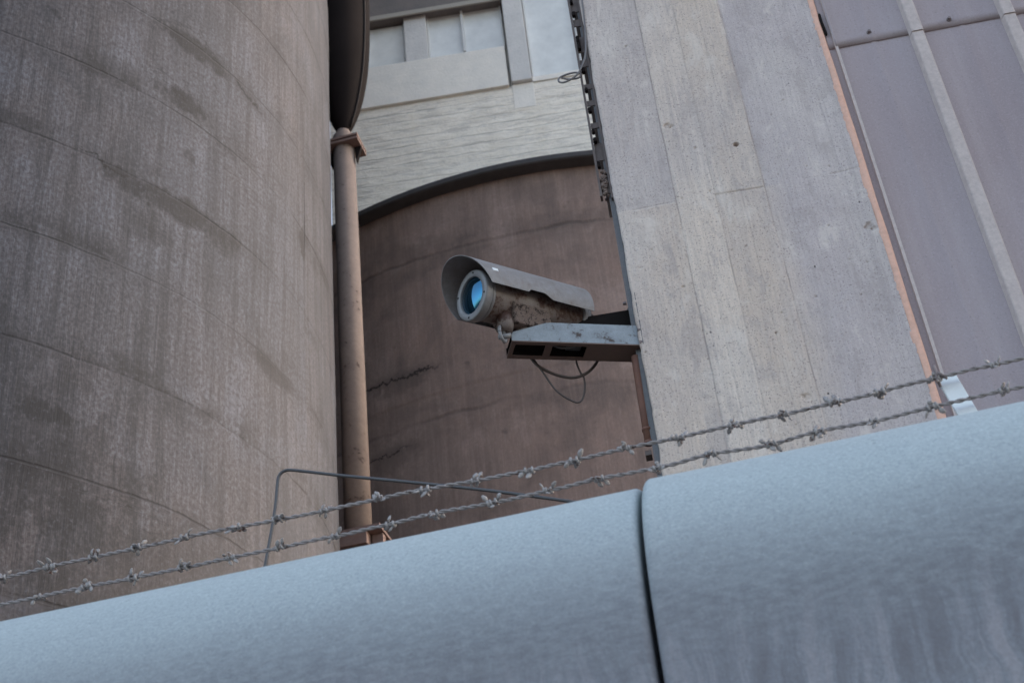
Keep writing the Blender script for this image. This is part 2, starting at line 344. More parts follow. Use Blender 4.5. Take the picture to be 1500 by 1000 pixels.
def tube(bm, pts, r, seg=8, flat=None):
    """sweep a round (or flattened) section along pts"""
    P = [Vector(p) for p in pts]; rings = []; up = Vector((.13, .21, .97))
    for i, p in enumerate(P):
        t = (P[min(i+1, len(P)-1)]-P[max(i-1, 0)]).normalized()
        s = t.cross(up)
        if s.length < 1e-4: s = t.cross(Vector((1, 0, 0)))
        s.normalize(); u = s.cross(t); up = u
        ra = r[i] if isinstance(r, (list, tuple)) else r
        rb = ra*(flat if flat else 1)
        rings.append([bm.verts.new(p+s*(ra*math.cos(a))+u*(rb*math.sin(a))) for a in [2*math.pi*k/seg for k in range(seg)]])
    for A, B in zip(rings, rings[1:]):
        for k in range(seg): bm.faces.new((A[k], A[(k+1) % seg], B[(k+1) % seg], B[k]))
    bm.faces.new(rings[0][::-1]); bm.faces.new(rings[-1])
def lathe(bm, prof, seg=48, a0=0, a1=2*math.pi, center=(0, 0)):
    full = abs(a1-a0-2*math.pi) < 1e-6; n = seg if full else seg+1
    rows = [[bm.verts.new((center[0]+r*math.cos(a0+(a1-a0)*k/seg), center[1]+r*math.sin(a0+(a1-a0)*k/seg), z)) for k in range(n)] for r, z in prof]
    for A, B in zip(rows, rows[1:]):
        for k in range(seg): bm.faces.new((A[k], A[(k+1) % n], B[(k+1) % n], B[k]))
    return rows
def prism(bm, poly, x0, x1, axis='x'):
    """extrude a closed polygon of (a,b) along an axis"""
    f = {'x': lambda a, b, t: (t, a, b), 'y': lambda a, b, t: (a, t, b), 'z': lambda a, b, t: (a, b, t)}[axis]
    A = [bm.verts.new(f(a, b, x0)) for a, b in poly]; B = [bm.verts.new(f(a, b, x1)) for a, b in poly]
    n = len(poly); bm.faces.new(A); bm.faces.new(B[::-1])
    for k in range(n): bm.faces.new((A[k], A[(k+1) % n], B[(k+1) % n], B[k]))
def grid_mesh(name, P, uv=None):
    """numpy grid of points (rows, cols, 3) -> mesh"""
    r, c, _ = P.shape; me = bpy.data.meshes.new(name)
    i = np.arange(r*c).reshape(r, c); F = np.stack([i[:-1, :-1], i[:-1, 1:], i[1:, 1:], i[1:, :-1]], -1).reshape(-1, 4)
    me.vertices.add(r*c); me.vertices.foreach_set('co', P.reshape(-1).astype(np.float32))
    me.loops.add(F.size); me.loops.foreach_set('vertex_index', F.reshape(-1).astype(np.int32))
    me.polygons.add(len(F)); me.polygons.foreach_set('loop_start', np.arange(0, F.size, 4, dtype=np.int32))
    me.polygons.foreach_set('loop_total', np.full(len(F), 4, dtype=np.int32))
    me.update(calc_edges=True)
    if uv is not None:
        l = me.uv_layers.new(name='UVMap'); l.data.foreach_set('uv', uv.reshape(-1, 2)[F.reshape(-1)].reshape(-1).astype(np.float32))
    me.validate(); return me
def vnoise(x, y, seed=0):
    """smooth value noise on numpy arrays"""
    g = np.random.default_rng(seed).random((256, 256)); xi = np.floor(x).astype(int); yi = np.floor(y).astype(int)
    fx = x-xi; fy = y-yi; fx = fx*fx*(3-2*fx); fy = fy*fy*(3-2*fy)
    a = g[xi % 256, yi % 256]; b = g[(xi+1) % 256, yi % 256]; c = g[xi % 256, (yi+1) % 256]; d = g[(xi+1) % 256, (yi+1) % 256]
    return (a*(1-fx)+b*fx)*(1-fy)+(c*(1-fx)+d*fx)*fy

# ------------------------------------------------------------------ ground
bm = bmesh.new(); bmesh.ops.create_grid(bm, x_segments=8, y_segments=8, size=400)
tag(obj('ground', bm, 'ground'), 'dusty brown yard ground below the walls', 'ground', kind='structure')

# ------------------------------------------------------------------ silos
def silo_shell(name, c, Rr, z0, z1, pitch_m, off, mat, parent=None, seed=1):
    n = 240; zs = []
    z = z0
    joints = [off+pitch_m*k for k in range(-30, 40) if z0 < off+pitch_m*k < z1]
    rows = [z0]
    for j in joints: rows += [j-.05, j-.025, j, j+.025, j+.05]
    rows = sorted(set(rows+[z1]+list(np.arange(z0, z1, .25)))); rows = np.array(rows)
    lift = np.array([sum(1 for j in joints if j < q) for q in rows])
    stepr = np.random.default_rng(seed).uniform(-.004, .004, 80)[lift]
    groove = np.zeros(len(rows))
    a = np.linspace(0, 2*np.pi, n+1); A, Z = np.meshgrid(a, rows)
    rad = Rr+stepr[:, None]+groove[:, None]+.016*(vnoise(A*Rr*1.1, Z*.8, seed)-.5)+.006*(vnoise(A*Rr*6, Z*.7, seed+1)-.5)
    P = np.stack([c[0]+rad*np.cos(A), c[1]+rad*np.sin(A), Z], -1); uv = np.stack([A*Rr, Z], -1)
    return link(name, grid_mesh(name, P, uv), mat, parent, True)

s1 = thing('concrete_silo', 'tall grey round concrete silo with dark broken lift joints filling the left side', 'silo', (-9.84, 11.73, 0))
silo_shell('wall', (0, 0), 5.3, 0, 26, 1.14, 9.97, 'silo', s1, 3)
bm = bmesh.new(); lathe(bm, [(5.5, 26.0), (5.5, 26.3), (0.01, 26.9)], 96); lathe(bm, [(5.0, 26.0), (5.5, 26.0)], 96); obj('roof', bm, 'rim', s1)

added_silo = thing('concrete_silo', 'unseen grey round silo added beyond the near grey silo to darken the lens reflection', 'silo', (-19.8, 6.6, 0))  # out of view, added to darken half of the lens reflection
silo_shell('wall', (0, 0), 5.3, 0, 24, 1.14, 9.97, 'silo', added_silo, 8)
bm = bmesh.new(); lathe(bm, [(5.0, 24.0), (5.5, 24.0), (5.5, 24.3), (0.01, 24.9)], 96); obj('roof', bm, 'rim', added_silo)
s2 = thing('concrete_silo', 'brown round concrete silo with a dark overhanging rim, behind the security camera', 'silo', (-3.27, 23.27, 0))
silo_shell('wall', (0, 0), 7.25, 0, 16.31, 1.5, 14.2, 'silo2', s2, 5)
bm = bmesh.new(); lathe(bm, [(6.9, 16.30), (7.46, 16.30), (7.48, 16.315), (7.48, 16.40), (7.45, 16.43), (.01, 16.45)], 160)
obj('rim', bm, 'rim', s2)

# ------------------------------------------------------------------ white building on the back silo
HX = thing('headhouse', 'white painted block building with windows standing on top of the brown silo', 'building', (-3.6, 17.5, 16.43), R(7))
Z0 = 16.43
def hb(name, mat, x0, x1, y0, y1, z0, z1, parent=HX, bev=.01):
    bm = bmesh.new(); box(bm, x0, x1, y0, y1, z0-Z0, z1-Z0, bev); return obj(name, bm, mat, parent)
hb('block_wall', 'brick', -2.6, 5.5, .06, 5.0, 16.44, 19.87)
hb('core_wall', 'plaster', -2.6, 5.5, .30, 5.0, 19.875, 24.0)
hb('spandrel_panel', 'plaster', -2.6, .645, 0, .29, 19.86, 20.86)
hb('window_pier', 'plaster_cool', -1.16, -.745, .02, .28, 20.865, 22.2)
hb('window_pier', 'plaster_cool', -2.6, -1.90, .02, .28, 20.865, 22.2)
hb('pilaster', 'plaster_cool', .70, 1.06, -.03, .29, 19.90, 23.9)
hb('pilaster_foot', 'plaster', .69, 1.07, .053, .29, 19.30, 19.895)
hb('block_course', 'plaster', 1.065, 5.5, .04, .29, 19.88, 20.00)
def window(x0, x1, z0, z1, mull=()):
    f = hb('window', 'frame', x0, x1, .12, .16, z0, z0+.035, HX, .004)
    hb('frame', 'frame', x0, x0+.03, .10, .17, z0+.04, z1, f); hb('frame', 'frame', x1-.03, x1, .10, .17, z0+.04, z1, f)
    for m in mull: hb('mullion', 'frame', m-.025, m+.025, .06, .17, z0+.04, z1, f)
    xs = [x0+.031]+[q for m in mull for q in (m-.026, m+.026)]+[x1-.031]
    for a, b in zip(xs[::2], xs[1::2]): hb('pane', 'pane', a, b, .13, .145, z0+.036, z1-.01, f, 0)
W_ = 1
window(-1.895, -1.165, 20.865, 22.0)
window(-.74, .66, 20.92, 22.12, (-.08,))
window(1.07, 2.9, 20.01, 23.6, (1.98,))
window(2.95, 4.9, 20.01, 23.6, (3.9,))
hb('eave', 'eave', -2.6, .675, -.06, .29, 22.04, 23.0)
hb('eave_trim', 'fascia', -2.6, .675, -.10, -.063, 21.99, 22.10)
hb('roof', 'eave', -2.9, 5.9, -.6, 5.2, 24.01, 24.3)

# ------------------------------------------------------------------ downpipe between the silos
dp = thing('downpipe', 'beige vertical downpipe under a dark round hopper at the grey silo edge', 'downpipe', (-4.86, 14.12, 0))
bm = bmesh.new(); cyl(bm, (.035, 0, 9.55), (-.005, 0, 16.05), .165, .155, 40); obj('pipe', bm, 'pipe', dp, True)
bm = bmesh.new()
prof = [(.005, 16.06), (.05, 16.08), (.11, 16.2), (.16, 16.32), (.21, 16.47), (.26, 16.65), (.305, 16.85), (.345, 17.08), (.38, 17.33), (.41, 17.65), (.432, 18.0), (.447, 18.4), (.455, 18.9), (.458, 21.0), (.02, 21.1)]
lathe(bm, prof, 48); obj('hopper', bm, 'hopper', dp, True)
bm = bmesh.new()       # flat seam flange that follows the hopper's outline
fl = []
d_ = Vector((math.cos(R(-17)), math.sin(R(-17)), 0))
for r_, z_ in prof[2:-1]: fl.append((r_, z_))
for s_ in (1,):
    tube(bm, [Vector((d_.x*(r_+.010), d_.y*(r_+.010), z_)) for r_, z_ in fl], .016, 8)
obj('seam_flange', bm, 'hoprim', dp, True)
bm = bmesh.new(); cyl(bm, (-.01, 0, 15.95), (-.01, 0, 16.16), .135, .10, 32); obj('neck', bm, 'pipe', dp, True)
bm = bmesh.new(); box(bm, -.27, .265, -.20, .20, 15.86, 15.90, .006); box(bm, -.27, .265, -.20, .20, 15.79, 15.835, .006)
box(bm, -.25, .24, -.17, .17, 15.83, 15.865)
obj('flange', bm, 'brack', dp)
for pg in ([(.165, 15.785), (.262, 15.785), (.185, 15.50)], [(-.26, 15.785), (-.17, 15.785), (-.18, 15.50)]):
    bm = bmesh.new(); prism(bm, pg, -.03, .03, 'y'); obj('gusset', bm, 'hopper', dp)
bm = bmesh.new(); box(bm, -.22, .37, -.22, .22, 9.57, 9.61, .006); box(bm, -.2, .2, -.2, .2, 9.40, 9.565, .006); box(bm, .22, .35, -.05, .05, 9.2, 9.565)
obj('base_flange', bm, 'brack', dp)
bm = bmesh.new(); cyl(bm, (.035, 0, 0), (.035, 0, 9.4), .15, .15, 32); obj('lower_pipe', bm, 'pipe', dp, True)

# ------------------------------------------------------------------ concrete wall and cladding (wall frame: x along, -y front, z up)
TH = R(5)
WB = thing('concrete_building', 'pale board-marked concrete wall beside purple-grey metal cladding, carrying the camera bracket', 'building', (-.25, 5.0, 0), TH)
U0, U1, ZB, ZT = -.17, .935, 0, 9.2
def wall_depth(U, Z):
    d = np.zeros_like(U)
    e1 = .105+.004*np.sin(Z*1.3); e2 = .283+.003*np.sin(Z*2+1); e3 = .507+.003*np.sin(Z*1.7+2)
    lo = 5.80+.004*np.sin(U*9)
    lift = Z < lo
    b0 = U < e1; b1 = (U >= e1) & (U < e2); b2 = (U >= e2) & (U < e3); b3 = U >= e3
    d += np.where(b0, np.where(lift, .003, .0015), 0)+np.where(b1, .0055, 0)+np.where(b2, np.where(lift, .003, .0062), 0)
    # grooves between boards
    for e, s in ((e1, .0030), (e2, .0022), (e3, .0018)): d -= s*np.exp(-((U-e)/.0035)**2)*(.5+vnoise(Z*2.2, U*0+e*0+s*1e4, 4))
    m = .4+.9*vnoise(Z*1.1, U*0+3.3, 9); d -= .0016*np.exp(-((U-.40)/.003)**2)*m
    d -= .0030*np.exp(-((Z-lo)/.004)**2)*np.where(b0 & (U > -.10) | b2 | (U > .80), 1, .15)
    # cupping towards the strip at the right
    d += .014*np.clip((U-.80)/.135, 0, 1)**2
    # plank grain, dents
    d += .0022*(vnoise(U*70, Z*2.2, 11)-.5)*np.where(b3, .35, 1)+.0035*(vnoise(U*7, Z*2.5, 12)-.5)+.0016*(vnoise(U*45, Z*45, 13)-.5)
    d += .0012*(vnoise(U*110, Z*110, 14)-.5)
    # tie holes and chips
    for u, z, r, dp_ in ((.427, 6.075, .0125, .05), (.137, 6.267, .021, .009), (.155, 6.262, .012, .008), (.459, 4.663, .020, .006), (.445, 4.67, .012, .005), (.06, 5.32, .008, .006), (.40, 5.0, .006, .01),
                      (.02, 6.85, .007, .008), (.24, 6.1, .005, .008), (.90, 5.47, .020, .012), (.915, 5.45, .014, .012), (.69, 6.3, .006, .004), (.62, 6.22, .006, .004), (-.09, 5.86, .005, .008), (.60, 5.15, .007, .006)):
        q = np.hypot(U-u, (Z-z)); q = q*(1+.5*(vnoise(U*90, Z*90, int(u*1e3) % 97)-.5) if r != .0125 else 1)
        d -= dp_*np.clip((r-q)/(r*.35), 0, 1)
    # fine bug holes
    return d
nu, nz = 290, 1180
us = np.linspace(U0, U1, nu); zs = np.concatenate([[ZB, 2.0], np.linspace(3.6, 8.0, nz), [ZT]])
U, Z = np.meshgrid(us, zs); D = wall_depth(U, Z)
bug = np.random.default_rng(5); 
for _ in range(80):
    u, z, r = bug.uniform(U0, U1), bug.uniform(4.2, 7.5), bug.uniform(.002, .0055)
    iu = np.searchsorted(us, [u-.02, u+.02]); iz = np.searchsorted(zs, [z-.02, z+.02])
    sl = (slice(iz[0], iz[1]), slice(iu[0], iu[1])); q = np.hypot(U[sl]-u, (Z[sl]-z)*bug.uniform(.6, 1.2)); D[sl] -= .006*np.clip((r-q)/(r*.5), 0, 1)
rag = (.007*(vnoise(Z*9, U*0, 21)-.5)+.010*np.clip(vnoise(Z*26, U*0+1, 22)-.62, 0, 1))       # chipped left arris
near = np.clip(1-(U-U0)/.03, 0, 1)
Ux = U+rag*near
D -= .010*np.clip(1-(U-U0)/.008, 0, 1)**2
P = np.stack([Ux, -D, Z], -1)
# wrap the sides back
left = P[:, :1].copy(); left[..., 1] = .34; left[..., 0] += .002; right = P[:, -1:].copy(); right[..., 1] = .06
leftm = P[:, :1].copy(); leftm[..., 1] += .05; leftm[..., 0] += .004
P = np.concatenate([left, leftm, P, right], 1)
o = link('concrete_wall', grid_mesh('concrete_wall', P), 'board', WB, True)
bm = bmesh.new(); box(bm, U0+.03, 6.0, .10, 4.0, 0, ZT-.02); obj('core', bm, 'board', WB)
bm = bmesh.new(); box(bm, U0-.05, 6.05, -.08, 4.1, ZT, ZT+.12, .01); obj('roof', bm, 'steel', WB)
# salmon sealant strip with an uneven edge
n = 260; zz = np.linspace(3.4, 8.2, n); a = np.stack([.936-.007*vnoise(zz*7, zz*0, 31)-.004*vnoise(zz*31, zz*0, 32), -.010-.004*vnoise(zz*12, zz*0, 34), zz], -1)
b = np.stack([.952+.003*vnoise(zz*3, zz*0, 37), -.018-.004*vnoise(zz*9, zz*0, 35), zz], -1); c = np.stack([.9665+.004*(vnoise(zz*5, zz*0, 33)-.5), -.008+0*zz, zz], -1)
d = c.copy(); d[:, 1] = .05; e = a.copy(); e[:, 1] = .05
link('sealant_strip', grid_mesh('sealant_strip', np.stack([e, a, b, c, d], 1)), 'sealant', WB, True)
# cladding
CL = .012
def sheet(z0, z1, dy, name='cladding_sheet'):
    pr = [(.970, CL-.002)]
    pr += [(.999, CL), (1.001, CL-.016), (1.010, CL-.016), (1.016, CL)]
    x = 1.016
    for k in range(9):
        r0_ = 1.352+.434*k
        if k > 8: break
        mid = (x+r0_)/2
        pr += [(mid-.016, CL), (mid-.006, CL-.0035), (mid+.006, CL-.0035), (mid+.016, CL)]
        pr += [(r0_, CL), (r0_+.010, CL-.030), (r0_+.058, CL-.030), (r0_+.070, CL)]
        x = r0_+.070
    nzz = max(2, int((z1-z0)/.05)); Zs = np.linspace(z0, z1, nzz)
    pts = np.zeros((nzz, len(pr), 3))
    for i, (px_, py_) in enumerate(pr):
        pts[:, i, 0] = px_; pts[:, i, 1] = py_-dy-.0022*(vnoise(Zs*1.8+px_*5, Zs*0+px_*40, 41)-.5); pts[:, i, 2] = Zs
    bot = pts[:1].copy(); bot[..., 1] += .006      # turned-in lower edge, so that the lap has thickness
    top = pts[-1:].copy(); top[..., 1] += .010
    return link(name, grid_mesh(name, np.concatenate([bot, pts, top], 0)), 'clad', WB)
def rib_cap(x, z0, z1, dy):
    a = CL-dy
    pr = [(x-.002, a+.004), (x-.002, a-.003), (x+.007, a-.033), (x+.012, a-.036), (x+.056, a-.036), (x+.061, a-.033), (x+.072, a-.003), (x+.072, a+.004)]
    bm = bmesh.new(); prism(bm, pr, z0, z1, 'z'); return obj('batten_cap', bm, 'flange', WB)  # caps take a paler colour than the sheets
for k in range(9):
    rib_cap(1.352+.434*k, .06, 6.560, 0); rib_cap(1.352+.434*k, 6.561, 9.1, .006)
bm = bmesh.new(); prism(bm, [(.9985, CL), (.9985, CL-.019), (1.0115, CL-.019), (1.0115, CL)], .06, 9.1, 'z'); obj('edge_flange', bm, 'flange', WB)
sheet(0.05, 6.62, 0); sheet(6.578, 9.15, .006)
def bolt(x, z):
    bm = bmesh.new(); cyl(bm, (x, CL+.002-.006, z), (x, CL-.010, z), .013, .012, 20); cyl(bm, (x, CL-.010, z), (x, CL-.022, z), .0085, .0075, 6); obj('bolt', bm, 'bolt', WB)
for x, z in ((1.175, 6.638), (1.554, 6.624), (2.04, 6.63)): bolt(x, z)
# dark crack beside the strip near the top lap
bm = bmesh.new(); tube(bm, smooth_path([(.972, -.004, 6.82), (.969, -.012, 6.76), (.973, -.010, 6.70), (.975, -.006, 6.66)], 5), [.002]+[.007]*14+[.003]); obj('joint_gap', bm, 'dark', WB, True)

# steel behind the left arris
SC = thing('steel_channel', 'blue-grey vertical steel channel along the left edge of the concrete wall', 'steel channel', (-.25, 5.0, 0), TH)
bm = bmesh.new(); box(bm, -.192, -.186, .035, .13, 0, 9.1, .001); box(bm, -.1855, -.16, .10, .106, 0, 9.1); box(bm, -.1855, -.167, .036, .042, 0, 9.1)
obj('channel', bm, 'steel', SC)
for z in (4.78, 4.70, 4.91, 5.34, 5.95):
    bm = bmesh.new(); cyl(bm, (-.196, .07, z), (-.212, .07, z), .010, .008, 6); obj('bolt', bm, 'bolt', SC)
for z in (5.18, 4.56): 
    bm = bmesh.new(); box(bm, -.225, -.198, .05, .10, z-.012, z+.012, .002); obj('clip', bm, 'tray', SC)

# slotted cable tray up the wall edge
CT = thing('cable_tray', 'rusty slotted cable tray hanging down the upper left edge of the concrete wall', 'cable tray', (-.25, 5.0, 0), TH)
bm = bmesh.new()
zt, zb = 9.0, 5.93
box(bm, -.232, -.221, .015, .055, zb, zt, .001); box(bm, -.182, -.172, .015, .055, zb-.02, zt, .001)
z = zb+.02; k = 0
while z < zt-.15:
    hgt = random.choice((.035, .05, .085, .11))
    box(bm, -.2205, -.1825, .030, .034, z, z+hgt, 0); z += hgt+random.uniform(.05, .13); k += 1
obj('rail', bm, 'tray', CT)
for k in range(13):
    z = 6.1+.128*k+random.uniform(-.045, .045)
    bm = bmesh.new(); box(bm, -.2205, -.199-.008*random.random(), .005, .029, z, z+.02+.03*random.random(), .006); obj('clamp', bm, 'hopper', CT)
bm = bmesh.new()
for k in range(40): 
    a = random.random(); p = Vector((-.20+random.uniform(-.014, .012), .022, 5.93+.16*a)); b = bmesh.new(); bmesh.ops.create_icosphere(b, subdivisions=1, radius=random.uniform(.006, .013)); merge(bm, b, Matrix.Translation(p))
obj('caked_dirt', bm, 'dirt', CT)

# loose wire loop hanging from the tray
bm = bmesh.new()
tube(bm, smooth_path([(-.405, 4.985, 7.35), (-.408, 4.982, 7.15), (-.420, 4.978, 6.97), (-.436, 4.975, 6.84), (-.466, 4.97, 6.755), (-.50, 4.965, 6.70), (-.555, 4.96, 6.672), (-.586, 4.965, 6.690), (-.578, 4.975, 6.728), (-.515, 4.98, 6.742), (-.478, 4.985, 6.728), (-.49, 4.985, 6.703), (-.54, 4.982, 6.708), (-.572, 4.978, 6.725)], 8), .0048, 8)
tag(obj('wire_loop', bm, 'cable2', None, True), 'thin grey wire ending in a loose loop beside the cable tray', 'wire')

# rust-brown conduit under the bracket
bm = bmesh.new()
tube(bm, [(-.452, 5.03, 5.035), (-.453, 5.03, 4.95), (-.455, 5.03, 4.8), (-.456, 5.03, 4.60)], .0175, 16)
cyl(bm, (-.4557, 5.03, 4.66), (-.4557, 5.03, 4.672), .0205, None, 16); cyl(bm, (-.456, 5.03, 4.596), (-.456, 5.03, 4.61), .020, None, 16)
tag(obj('conduit', bm, 'rust', None, True), 'short rust-brown conduit hanging below the camera bracket', 'conduit')

# ------------------------------------------------------------------ bracket (frame: +x from wall to tip, y towards viewer, z up)
ax_ = Vector((-.907, -.421, 0)).normalized()
BR = thing('camera_bracket', 'pale blue-grey box steel arm with brown underside, reaching out from the concrete wall', 'bracket', (-.413, 5.0, 5.063), math.atan2(ax_.y, ax_.x))
# local: x 0..0.56 ; viewer side is +y ; far side y=-.145
LA, WA, HA = .565, .122, .106
bm = bmesh.new()   # viewer-side web, tapered at the tip, with thickness
prism(bm, [(0, .006), (LA, .006), (LA, .048), (LA-.155, HA-.003), (LA-.175, HA), (0, HA)], -.006, 0, 'y')
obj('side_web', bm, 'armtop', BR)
bm = bmesh.new(); prism(bm, [(0, .006), (LA, .006), (LA, .048), (LA-.155, HA-.003), (LA-.175, HA), (0, HA)], -WA, -WA+.006, 'y'); obj('side_web', bm, 'dark', BR)  # near-black colour paints the shade inside the box arm
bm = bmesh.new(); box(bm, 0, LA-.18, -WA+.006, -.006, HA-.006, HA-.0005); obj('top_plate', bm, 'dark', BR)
bm = bmesh.new(); box(bm, LA-.17, LA-.001, -WA+.006, -.006, .034, .040)
tp = obj('tip_plate', bm, 'dark', BR)
bm = bmesh.new()   # underside plate with two rectangular openings
y0, y1 = -WA-.001, .001
xa = [0, .235, .245, .385, .395, .545, LA+.001]
box(bm, 0, .235, y0, y1, 0, .0055); box(bm, .385, .415, y0, y1, 0, .0055); box(bm, LA-.018, LA+.001, y0, y1, 0, .0055)
for a_, b_ in ((.2352, .3848), (.4152, LA-.0182)):
    box(bm, a_, b_, y1-.022, y1, 0, .0055); box(bm, a_, b_, y0, y0+.020, 0, .0055)
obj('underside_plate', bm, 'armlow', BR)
bm = bmesh.new(); box(bm, .245, .31, -.10, -.006, .035, .041); obj('cable_clip_plate', bm, 'steel', BR)
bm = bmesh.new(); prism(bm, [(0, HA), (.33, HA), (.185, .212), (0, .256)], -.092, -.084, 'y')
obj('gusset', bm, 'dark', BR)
bm = bmesh.new(); box(bm, -.012, -.0005, -WA-.03, .018, -.02, HA+.17, .002); obj('wall_plate', bm, 'steel', BR)
for (y, z) in ((.010, .01), (.010, .075)):
    bm = bmesh.new(); cyl(bm, (0, y, z), (.010, y, z), .009, .008, 6); obj('bolt', bm, 'bolt', BR)
bm = bmesh.new(); box(bm, -.075, -.0125, -.075, -.005, .01, HA-.01, .003); obj('wall_stub', bm, 'dark', BR)

# ------------------------------------------------------------------ security camera (local x = lens axis, y = side, z = up)
a = Vector((-.648, -.755, -.099)).normalized(); s = Vector((0, 0, 1)).cross(a).normalized(); u = a.cross(s)
FC = Vector((-1.0515, 4.6394, 5.2539))
Mx = Matrix((a, s, u)).transposed().to_4x4(); Mx.translation = FC
SCm = thing('security_camera', 'grimy bullet security camera with arched sunshield, pointing left from the end of the bracket', 'security camera', mat=Mx)
def xl(bm, prof, seg=56, c=(0, 0)):      # lathe about local x : (x, r)
    rows = [[bm.verts.new((x, c[0]+r*math.sin(2*math.pi*k/seg), c[1]+r*math.cos(2*math.pi*k/seg))) for k in range(seg)] for x, r in prof]
    for A, B in zip(rows, rows[1:]):
        for k in range(seg): bm.faces.new((A[k], A[(k+1) % seg], B[(k+1) % seg], B[k]))
    if prof[0][1] > 1e-4 and len(rows[0]) : pass
    return rows
bm = bmesh.new(); rows = xl(bm, [(-.055, .098), (-.10, .097), (-.30, .096), (-.535, .095)]); bm.faces.new(rows[-1]); obj('housing', bm, 'house', SCm, True)
bm = bmesh.new(); xl(bm, [(-.034, .098), (-.034, .1035), (-.050, .1045), (-.053, .101), (-.056, .098)]); obj('collar', bm, 'bezel', SCm, True)
bm = bmesh.new(); xl(bm, [(-.010, .0812), (.002, .0815), (.004, .083), (.004, .106), (.001, .1105), (-.004, .112), (-.030, .112), (-.033, .109), (-.033, .097)]); bz = obj('lens_bezel', bm, 'bezel', SCm, True)
for ang in (25, 115, 205, 295):
    bm = bmesh.new(); y, z = .0975*math.sin(R(ang)), .0975*math.cos(R(ang)); cyl(bm, (.0035, y, z), (.0062, y, z), .0045, .004, 12); obj('screw', bm, 'dark', bz)
bm = bmesh.new()
RL = .081/math.sin(R(24))
prof = [(-.0005+RL*(math.cos(R(24)*k/14)-1)+RL*(1-math.cos(R(24)))-.006, RL*math.sin(R(24)*k/14)) for k in range(15)]
rows = xl(bm, [(x, max(r, .0004)) for x, r in prof]); bm.faces.new(rows[0]); obj('lens', bm, 'lens', SCm, True)
bm = bmesh.new(); rows = xl(bm, [(-.525, .0955), (-.527, .1025), (-.545, .1035), (-.549, .100), (-.552, .100), (-.556, .1035), (-.566, .103), (-.572, .094)]); bm.faces.new(rows[-1]); obj('rear_cap', bm, 'bezel', SCm, True)
# sunshield: arched sheet with raked front and a notched lower edge
def shield():
    n1, n2 = 72, 56; RS, DZ, TK = .142, .012, .0028
    P = np.zeros((n1+1, n2+1, 3)); X0 = -.555
    for j in range(n2+1):
        q = j/n2*2-1
        for i in range(n1+1):
            v = i/n1
            x = X0+v*(.10-X0)
            if x > -.13: lim = 104
            elif x > -.145: lim = 104-(-.13-x)/.015*5
            elif x > -.235: lim = 99
            elif x > -.28: lim = 99+(-.235-x)/.045*9
            else: lim = 108
            lim = min(lim, 112) if q < 0 else 108
            phi = q*R(lim)
            front = .094-.104*abs(math.sin(phi/2)/math.sin(R(54)))**1.9
            xx = X0+v*(front-X0)
            rs = RS+.004*v
            P[i, j] = (xx, -rs*math.sin(phi), DZ+rs*math.cos(phi))
    N = P-np.array([0, 0, DZ]); N[..., 0] = 0; N /= np.linalg.norm(N, axis=-1, keepdims=True)
    inner = P-N*TK
    ring = np.concatenate([P, inner[:, ::-1], P[:, :1]], 1)         # closed section: outer then inner
    me = grid_mesh('sunshield', ring)
    b = bmesh.new(); b.from_mesh(me); bmesh.ops.remove_doubles(b, verts=b.verts, dist=1e-5); bmesh.ops.holes_fill(b, edges=[e for e in b.edges if e.is_boundary], sides=0) if False else None
    # close the two ends
    W = 2*(n2+1)
    b.to_mesh(me); b.free()
    o = link('sunshield', me, 'shield', SCm, True)
    for e_ in (0, n1):
        cap = grid_mesh('c', np.stack([P[e_], inner[e_]], 0)); bb = bmesh.new(); bb.from_mesh(o.data); bb.from_mesh(cap); bmesh.ops.remove_doubles(bb, verts=bb.verts, dist=1e-5); bmesh.ops.recalc_face_normals(bb, faces=bb.faces); bb.to_mesh(o.data); bb.free(); bpy.data.meshes.remove(cap)
    o.data.polygons.foreach_set('use_smooth', [True]*len(o.data.polygons))
    md = o.modifiers.new('edges', 'EDGE_SPLIT'); md.split_angle = R(50)
    return o
sh = shield()
bm = bmesh.new(); box(bm, -.014, .014, -.008, .008, -.001, .0012, .0005)
tg = obj('shield_tag', bm, 'post', sh); tg.location = (-.034, .1462*math.sin(R(76)), .012+.1462*math.cos(R(76))); tg.rotation_euler = (R(-76), 0, 0)
for x in (-.12, -.42):
    bm = bmesh.new(); box(bm, x-.018, x+.018, -.012, .012, .095, .151, .002); obj('shield_stay', bm, 'house', SCm)
# mounting cradle, caked in dirt and cobweb
bm = bmesh.new(); bmesh.ops.create_cube(bm, size=1); bmesh.ops.subdivide_edges(bm, edges=bm.edges[:], cuts=12, use_grid_fill=True)
for v in bm.verts:
    v.co = Vector((-.252+v.co.x*.200+v.co.z*.012, .0+v.co.y*(.142+.06*v.co.z), -.0915+v.co.z*.083))
    nz_ = Vector((math.sin(v.co.x*173+v.co.z*91), math.sin(v.co.y*150+v.co.x*77), math.cos(v.co.z*190+v.co.y*133)))
    v.co += nz_*.0016
obj('mount_cradle', bm, 'dirt', SCm, True)
bm = bmesh.new(); cyl(bm, (-.155, .012, -.06), (-.125, .02, -.165), .046, .032, 24); cyl(bm, (-.24, -.01, -.10), (-.25, -.01, -.175), .055, .05, 24); obj('mount_neck', bm, 'house', SCm, True)
bm = bmesh.new()   # clamp eye in front of the arm tip
tube(bm, [Vector((-.108+.030*math.cos(k/24*2*math.pi)*.75, .02+.012*math.cos(k/24*2*math.pi), -.185+.036*math.sin(k/24*2*math.pi))) for k in range(25)], .0075, 10)
obj('clamp_eye', bm, 'bezel', SCm, True)
bm = bmesh.new(); cyl(bm, (-.10, .0, -.19), (-.145, .03, -.187), .011, None, 12); obj('clamp_bolt', bm, 'bezel', SCm, True)

